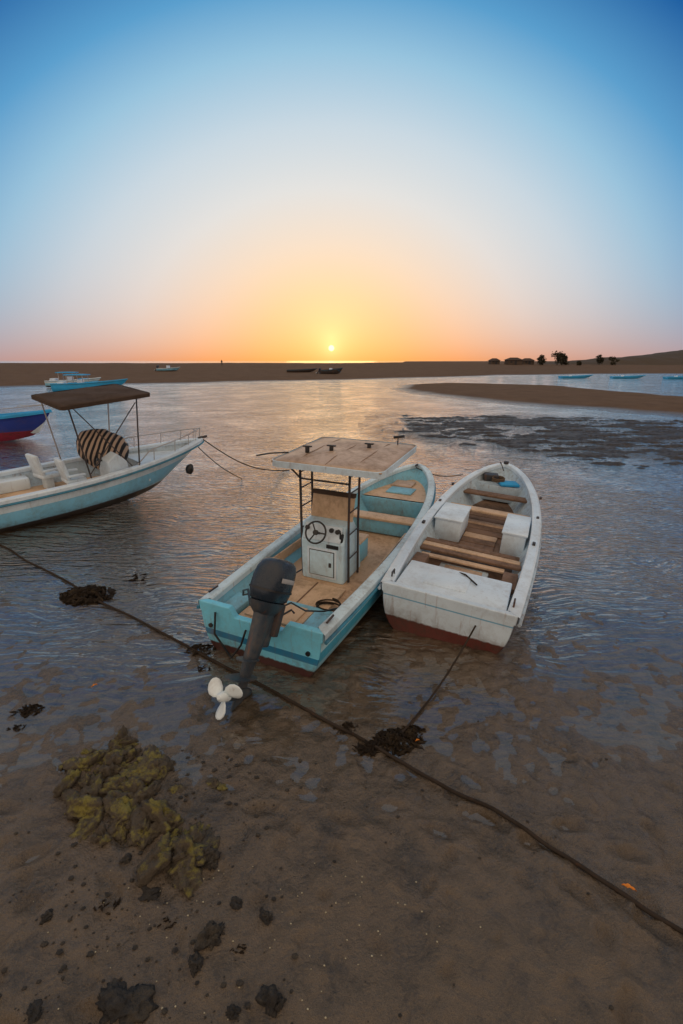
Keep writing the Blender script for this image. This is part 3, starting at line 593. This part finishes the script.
# ------------------------------------------------------------ other boats
def farboat(name,stern,h,L,B,mh,mi,extra=None,z=0,s0=0.6,s1=0.95,roll=0,mr=None,mg=None):
    b=place(name,stern,h,roll=roll,z=z)
    hull(b,L,B,s0,s1,0.10,min(0.3,s0*0.5),mh,mg or mh,mi,mi,mh,mr or M_rub,N=22,be=0.75)
    for k,x in enumerate((1.2,2.8,4.3)): box('thwart_%d'%k,(x,0,s0*0.8),(0.25,B*1.6,0.05),mi,b)
    if extra: extra(b)
    return b
def ex_navy(b):
    box('cabin',(3.4,0,1.0),(1.2,1.1,0.7),M_white,b,bev=0.08,taper=(0.85,0.85)); box('cabin_window',(3.4,-0.53,1.12),(0.8,0.03,0.25),M_black,b)
    tube('mast',[(3.4,0,1.3),(3.4,0,2.0)],0.03,M_steel,b)
    tube('bow_rail',[(5.2,-0.9,1.5),(6.6,-0.4,1.6),(7.0,0,1.62),(6.6,0.4,1.6),(5.2,0.9,1.5)],0.02,M_steel,b)
farboat('moored_blue_boat',(-20.9,21.3),85,7.2,1.1,M_navy,M_white,ex_navy,s0=0.95,s1=1.4,mr=M_blue,mg=M_blue)
def ex_can(b):
    for x in (1.8,3.6):
        for y in (0.8,-0.8): tube('post',[(x,y,0.6),(x,y,1.9)],0.04,M_steel,b,n=6)
    canopy(b,1.5,3.9,1.9,1.9,M_blue,M_blue,name='awning'); box('console',(3.0,0,0.9),(0.6,0.7,0.9),M_white,b); box('cover',(4.8,0,0.95),(1.4,1.3,0.25),M_blue,b,bev=0.1)
    box('cabin_front',(0.9,0,0.85),(0.8,1.2,0.5),M_white,b,bev=0.08)
farboat('beached_awning_boat',(-34.6,57),84,8.5,1.3,M_blue,M_white,ex_can,s0=0.9,s1=1.4,z=0.1)
farboat('beached_awning_boat',(-41.0,66),80,7.0,1.2,M_hull3,M_blue,ex_can,s0=0.8,s1=1.2,z=0.15)
def ex_con(b): box('console',(2.6,0,0.8),(0.6,0.7,0.9),M_white,b); outboard(b,(0,0,0.7),30)
def ex_seat(b): box('console',(2.2,0,0.45),(0.4,0.5,0.4),M_white,b)
farboat('beached_skiff',(-43.5,113),95,5.5,1.0,M_hull3,M_blue,ex_con,z=gz(-41,113))
farboat('beached_skiff',(-13.5,118),88,7.5,1.1,M_dmetal,M_wood,None,z=gz(-10,118))
farboat('beached_skiff',(-5.0,110),75,5.5,1.2,M_dmetal,M_blue,ex_con,z=gz(-3,110),s0=0.9,s1=1.4)
farboat('moored_skiff',(47,102),88,7.2,1.0,M_blue,M_hull3,ex_seat,s0=0.42,s1=0.72)
farboat('moored_skiff',(57.5,101),93,7.0,1.0,M_blue,M_hull3,ex_seat,s0=0.40,s1=0.68)
farboat('moored_skiff',(67,98),85,7.4,1.0,M_blue,M_hull3,ex_seat,s0=0.42,s1=0.72)
# ------------------------------------------------------------ rocks, weed, pebbles
def lumps(name,items,mat,sub=4,rough=0.35,freq=2.5):
    bm=bmesh.new()
    for (x,y,z,sx,sy,sz,rz) in items:
        r=bmesh.ops.create_icosphere(bm,subdivisions=sub,radius=1.0); off=Vector((random.random()*50,random.random()*50,0))
        for v in r['verts']:
            c=v.co.copy(); k=1+rough*(mn.noise(c*freq*0.5+off)+0.8*(0.3-abs(mn.noise(c*freq+off)))+0.5*(0.3-abs(mn.noise(c*freq*2.3+off)))+0.28*mn.noise(c*freq*6+off))
            c=c*k; c=Vector((c.x*sx,c.y*sy,c.z*sz)); c.rotate(Matrix.Rotation(rz,3,'Z')); v.co=c+Vector((x,y,z))
    me=bpy.data.meshes.new(name); bm.to_mesh(me); bm.free(); me.materials.append(mat)
    for p in me.polygons: p.use_smooth=True
    return link(bpy.data.objects.new(name,me))
it=[]
core=[(-2.22,3.50),(-2.05,3.28),(-2.25,3.08),(-1.95,2.98),(-1.70,2.92),(-1.72,2.70),(-1.42,2.68),(-1.22,2.52),(-2.0,2.82),(-1.30,2.42),(-1.85,3.15),(-2.2,3.3)]
for (x,y) in core:
    for k in range(4):
        q=random.uniform(0.06,0.14); it.append((x+random.gauss(0,.10),y+random.gauss(0,.08),gz(x,y)-0.01,q*1.25,q*0.75,random.uniform(.04,.085),random.uniform(0,3)))
for k in range(50):
    a=random.random(); q=random.uniform(0.015,0.05); it.append((-2.4+1.3*a+random.gauss(0,.2),3.45-1.1*a+random.gauss(0,.26),gz(-2,3)-0.01,q*1.2,q,q*0.5,random.uniform(0,3)))
lumps('mossy_rock',it,M_moss,sub=4,rough=0.8,freq=2.2)
for (x,y,r,h) in [(-1.02,2.43,0.08,0.06),(-0.85,1.92,0.065,0.045),(-0.51,2.03,0.035,0.025),(-0.40,1.60,0.06,0.045),(-1.28,1.60,0.12,0.035),(-0.90,1.78,0.04,0.025),(-0.72,2.12,0.035,0.02),(-1.35,2.2,0.06,0.02),(-1.98,2.05,0.03,0.015),(-1.75,1.55,0.04,0.02),(-1.62,2.42,0.03,0.02),(-0.62,1.55,0.03,0.02)]:
    lumps('beach_rock',[(x,y,gz(x,y),r*1.15,r*0.8,h,random.uniform(0,3)),(x+r*0.6,y-r*0.3,gz(x,y)-h*0.2,r*0.7,r*0.6,h*0.8,1.0)],M_rock,sub=4,rough=0.8)
def weed(x,y,r,n=40,seedname='seaweed_clump',h=0.5):
    bm=bmesh.new(); g=max(gz(x,y),0)
    for k in range(n):
        a=random.uniform(0,6.28); q=r*random.random()**0.6; cx,cy=x+q*math.cos(a)*1.3,y+q*math.sin(a)*0.8; top=h*r*(1-q/r)
        R=bmesh.ops.create_icosphere(bm,subdivisions=2,radius=1); off=Vector((random.random()*50,)*3)
        sx,sy,sz=r*random.uniform(.12,.34),r*random.uniform(.03,.10),r*random.uniform(.05,.13)
        rot=Matrix.Rotation(random.uniform(0,3.14),3,'Z')
        for v in R['verts']:
            c=v.co*(1+0.9*mn.noise(v.co*2.5+off)); v.co=rot@Vector((c.x*sx,c.y*sy,c.z*sz))+Vector((cx,cy,g+top*random.uniform(.95,1.05)))
    me=bpy.data.meshes.new(seedname); bm.to_mesh(me); bm.free(); me.materials.append(M_weed)
    return link(bpy.data.objects.new(seedname,me))
for (x,y,r,n) in [(-4.1,6.55,0.33,110),(0.55,3.58,0.19,90),(0.28,3.50,0.13,50),(0.72,3.68,0.13,40),(0.05,3.75,0.10,34),(-1.85,5.10,0.15,40),(-3.4,4.0,0.12,40),(-3.35,3.75,0.07,20),(-3.55,7.2,0.16,14),(-1.35,5.7,0.10,14),(-1.7,4.7,0.08,14),(-1.15,2.0,0.06,14),(-1.6,2.1,0.07,16),(-0.65,1.85,0.05,10)]:
    weed(x,y,r,n,h=0.35 if r>0.12 else 0.2)
bm=bmesh.new()
for k in range(620):
    far=k<140
    x=random.uniform(-3.2,2.8) if far else random.gauss(-1.4,0.65); y=random.uniform(1.3,4.2) if far else random.uniform(1.35,3.4); r=random.choice([0.003,0.004,0.005,0.007,0.013])*random.uniform(.7,1.2)*(0.9 if far else 1.3)
    R=bmesh.ops.create_icosphere(bm,subdivisions=1,radius=r); g=gz(x,y)
    for v in R['verts']: v.co=Vector((v.co.x*1.3,v.co.y,v.co.z*0.6))*(1+0.4*mn.noise(v.co*200))+Vector((x,y,g+r*0.15))
me=bpy.data.meshes.new('pebbles'); bm.to_mesh(me); bm.free(); me.materials.append(M_rock); link(bpy.data.objects.new('pebbles',me))
bm=bmesh.new()
for k in range(90):
    x=random.gauss(-0.5,0.7); y=random.uniform(1.4,2.4); r=random.uniform(.003,.006); R=bmesh.ops.create_icosphere(bm,subdivisions=1,radius=r); g=gz(x,y)
    for v in R['verts']: v.co=Vector((v.co.x*1.2,v.co.y,v.co.z*0.5))+Vector((x,y,g+r*0.4))
me=bpy.data.meshes.new('shell_fragments'); bm.to_mesh(me); bm.free(); me.materials.append(M_shell); link(bpy.data.objects.new('shell_fragments',me))
def leaf(x,y,r,rz):
    g=max(gz(x,y),0)+0.03; V=[];F=[]
    for i in range(9):
        a=i/8; wd=0.32*math.sin(math.pi*a**0.8)*r; X_=(a-0.5)*2*r; zc=0.015*math.sin(a*3.1)
        for s_ in (-1,0,1): V.append((X_,s_*wd,zc+0.012*abs(s_)+0.006*math.sin(i*2+s_)))
    for i in range(8):
        for j in range(2): F.append((i*3+j,i*3+j+1,(i+1)*3+j+1,(i+1)*3+j))
    o=mobj('fallen_leaf',V,F,M_orange,smooth=True); o.location=(x,y,g); o.rotation_euler=(0,0,rz)
leaf(2.02,2.2,0.045,-0.5); leaf(-2.85,4.35,0.035,0.8); leaf(0.75,3.55,0.025,0.3)
# ------------------------------------------------------------ ropes
def ropepts(pts,n,wob=0.02):
    out=[]; P_=[Vector(p) for p in pts]; L=[0]
    for a,b in zip(P_,P_[1:]): L.append(L[-1]+(b-a).length)
    for k in range(n+1):
        q=L[-1]*k/n; i=max(j for j in range(len(L)-1) if L[j]<=q+1e-9); f=(q-L[i])/(L[i+1]-L[i]); v=P_[i].lerp(P_[i+1],f)
        v=v+Vector((mn.noise(Vector((q*0.8,3,1))),mn.noise(Vector((q*0.8,9,4))),0))*wob; out.append(v)
    return out
rp=ropepts([(-10.5,11.0,0),(-7.03,8.67,0),(-3.83,6.38,0),(-1.6,4.85,0),(0.09,3.66,0),(1.31,2.76,0),(2.24,1.98,0),(4.2,0.5,0)],320,0.07)
rp=[Vector((p_.x,p_.y,max(gz(p_.x,p_.y),0)+0.016)) for p_ in rp]
for k in range(3): rp=[rp[0]]+[(rp[i-1]+rp[i]*2+rp[i+1])/4 for i in range(1,len(rp)-1)]+[rp[-1]]
tube('mooring_rope',rp,0.016,M_rope,n=8)
def worldpt(e,l):
    return e.location+e.rotation_euler.to_matrix()@Vector(l)
a=worldpt(b2,(-0.02,-0.42,0.42))
pts=[a.lerp(Vector((0.58,3.62,0.03)),k/30)-Vector((0,0,0.12*math.sin(math.pi*k/30))) for k in range(31)]
for q in pts: q.z=max(q.z,0.02)
tube('stern_line',pts,0.012,M_rope,n=8)
a=worldpt(b3,(6.9,0,1.15)); pts=[a.lerp(Vector((-1.8,15.4,0.0)),k/30)-Vector((0,0,0.35*math.sin(math.pi*k/30))) for k in range(31)]
tube('anchor_line',pts,0.018,M_rope,n=6)
a=worldpt(b3,(6.6,0.2,1.15)); pts=[a.lerp(Vector((-3.2,14.2,0.0)),k/20)-Vector((0,0,0.15*math.sin(math.pi*k/20))) for k in range(21)]
tube('anchor_line',pts,0.014,M_rope,n=6)
a=worldpt(b1,(7.2,0,1.0)); b=worldpt(b2,(5.6,0.85,0.9)); pts=[a.lerp(b,k/20)-Vector((0,0,0.12*math.sin(math.pi*k/20))) for k in range(21)]
tube('tie_line',pts,0.012,M_rope,n=6)
# ------------------------------------------------------------ distant shore
def dune(name,x0,x1,y,yd,h,seed,mat):
    xs_=np.linspace(x0,x1,200); ys_=np.linspace(y-yd,y+yd,30); X_,Y_=np.meshgrid(xs_,ys_)
    e=sst(0,1,(X_-x0)/(x1-x0)*2.5)*np.cos(np.clip((Y_-y)/yd,-1,1)*math.pi/2)**1.2
    Z_=e*h*(0.6+0.6*fbm(X_*0.02,Y_*0.02,seed,5))+ (fbm(X_*0.2,Y_*0.2,seed+3)-0.5)*1.2*e-0.3
    return gridmesh(name,X_,Y_,Z_,mat)
M_scrub=rockmat('scrub_ground',(0.055,0.036,0.024,1),(0.05,0.045,0.02,1),0.7)
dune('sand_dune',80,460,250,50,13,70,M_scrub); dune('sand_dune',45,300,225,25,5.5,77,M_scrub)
m,t,p=newmat('foliage'); tc=t.new('ShaderNodeTexCoord'); t.l.new(t.mix(t.noise(tc.outputs['Object'],0.8,3),(0.02,0.022,0.012,1),(0.07,0.06,0.035,1)),p.inputs['Base Color']); p.inputs['Roughness'].default_value=0.8; M_fol=m
def treecluster(name,trees):
    V=[];F=[]
    def quad(c,s_):
        n_=Vector((random.gauss(0,1),random.gauss(0,1),random.gauss(0,1))).normalized(); u=n_.orthogonal().normalized(); w_=n_.cross(u)
        b=len(V); V.extend([c+u*s_,c+w_*s_*0.6,c-u*s_,c-w_*s_*0.6]); F.append((b,b+1,b+2,b+3))
    for (x,y,z,h,r) in trees:
        for cl in range(9):
            cc=Vector((x+random.gauss(0,r*0.6),y+random.gauss(0,r*0.5),z+h*random.uniform(0.22,0.95)))
            for k in range(80): quad(cc+Vector((random.gauss(0,1),random.gauss(0,1),random.gauss(0,0.8)))*r*0.30,random.uniform(.15,.42))
        b=len(V)
        for zz,rr in ((z-0.3,0.22),(z+h*0.8,0.08)):
            for k in range(6): V.append(Vector((x+rr*math.cos(k*1.047),y+rr*math.sin(k*1.047),zz)))
        for k in range(6): F.append((b+k,b+(k+1)%6,b+6+(k+1)%6,b+6+k))
    me=bpy.data.meshes.new(name); me.from_pydata([tuple(v) for v in V],[],F); me.materials.append(M_fol); return link(bpy.data.objects.new(name,me))
tr_=[]
for (x,h) in [(83,4.0),(87,3.4),(90.5,5.6),(93.5,5.0),(96,3.6),(99,2.2),(112,4.4),(115,3.6),(74,2.2)]:
    yy=203+random.uniform(-5,9); tr_.append((x,yy,gz(x,yy)-0.2,h*0.95,h*0.30))
treecluster('distant_tree_line',tr_)
def hut(x,y,w_,h_,name='beach_hut'):
    e=empty(name,(x,y,gz(x,y)-0.2)); 
    box('walls',(0,0,h_/2),(w_,4,h_),M_hut,e,bev=0.05); 
    V=[(-w_/2-.4,-2.5,h_),(w_/2+.4,-2.5,h_),(w_/2+.4,2.5,h_),(-w_/2-.4,2.5,h_),(-w_/4,0,h_+1.0),(w_/4,0,h_+1.0)]
    mobj('roof',V,[(0,1,5,4),(2,3,4,5),(1,2,5),(3,0,4),(0,3,2,1)],M_roof,e)
    box('door',(0.3,-2.02,0.95),(0.9,0.06,1.9),M_black,e,bev=0); box('window',(-w_/4,-2.02,1.3),(0.8,0.06,0.7),M_black,e,bev=0)
hut(71,198,6,2.0); hut(79,204,4.5,1.8); hut(64,201,3.5,1.6)
def person(x,y,z,s=1.0):
    J=[(0,0,0.92),(0,0,1.15),(0,0,1.40),(0,0,1.50),(0,-0.01,1.62),(0,-0.01,1.72),(0.10,0,0.88),(0.12,0.05,0.48),(0.13,0.0,0.05),(0.13,-0.15,0.03),(-0.10,0,0.88),(-0.13,-0.12,0.48),(-0.14,-0.05,0.05),(-0.14,-0.2,0.03),
       (0.19,0,1.40),(0.27,0.04,1.12),(0.26,-0.08,0.88),(-0.19,0,1.40),(-0.27,0.02,1.12),(-0.27,-0.1,0.90)]
    E=[(0,1),(1,2),(2,3),(3,4),(4,5),(0,6),(6,7),(7,8),(8,9),(0,10),(10,11),(11,12),(12,13),(2,14),(14,15),(15,16),(2,17),(17,18),(18,19)]
    R=[.15,.14,.15,.06,.10,.07,.09,.065,.045,.04,.09,.065,.045,.04,.065,.045,.035,.065,.045,.035]
    me=bpy.data.meshes.new('person'); me.from_pydata(J,E,[]); me.materials.append(M_cloth); o=bpy.data.objects.new('person',me); link(o)
    o.modifiers.new('skin','SKIN')
    for i,r in enumerate(R): me.skin_vertices[0].data[i].radius=(r,r*0.8)
    me.skin_vertices[0].data[0].use_root=True
    o.modifiers.new('sub','SUBSURF').levels=1; o.location=(x,y,z); o.scale=(s,s,s)
person(-37.0,148,gz(-37,148),1.08)
print("DONE")
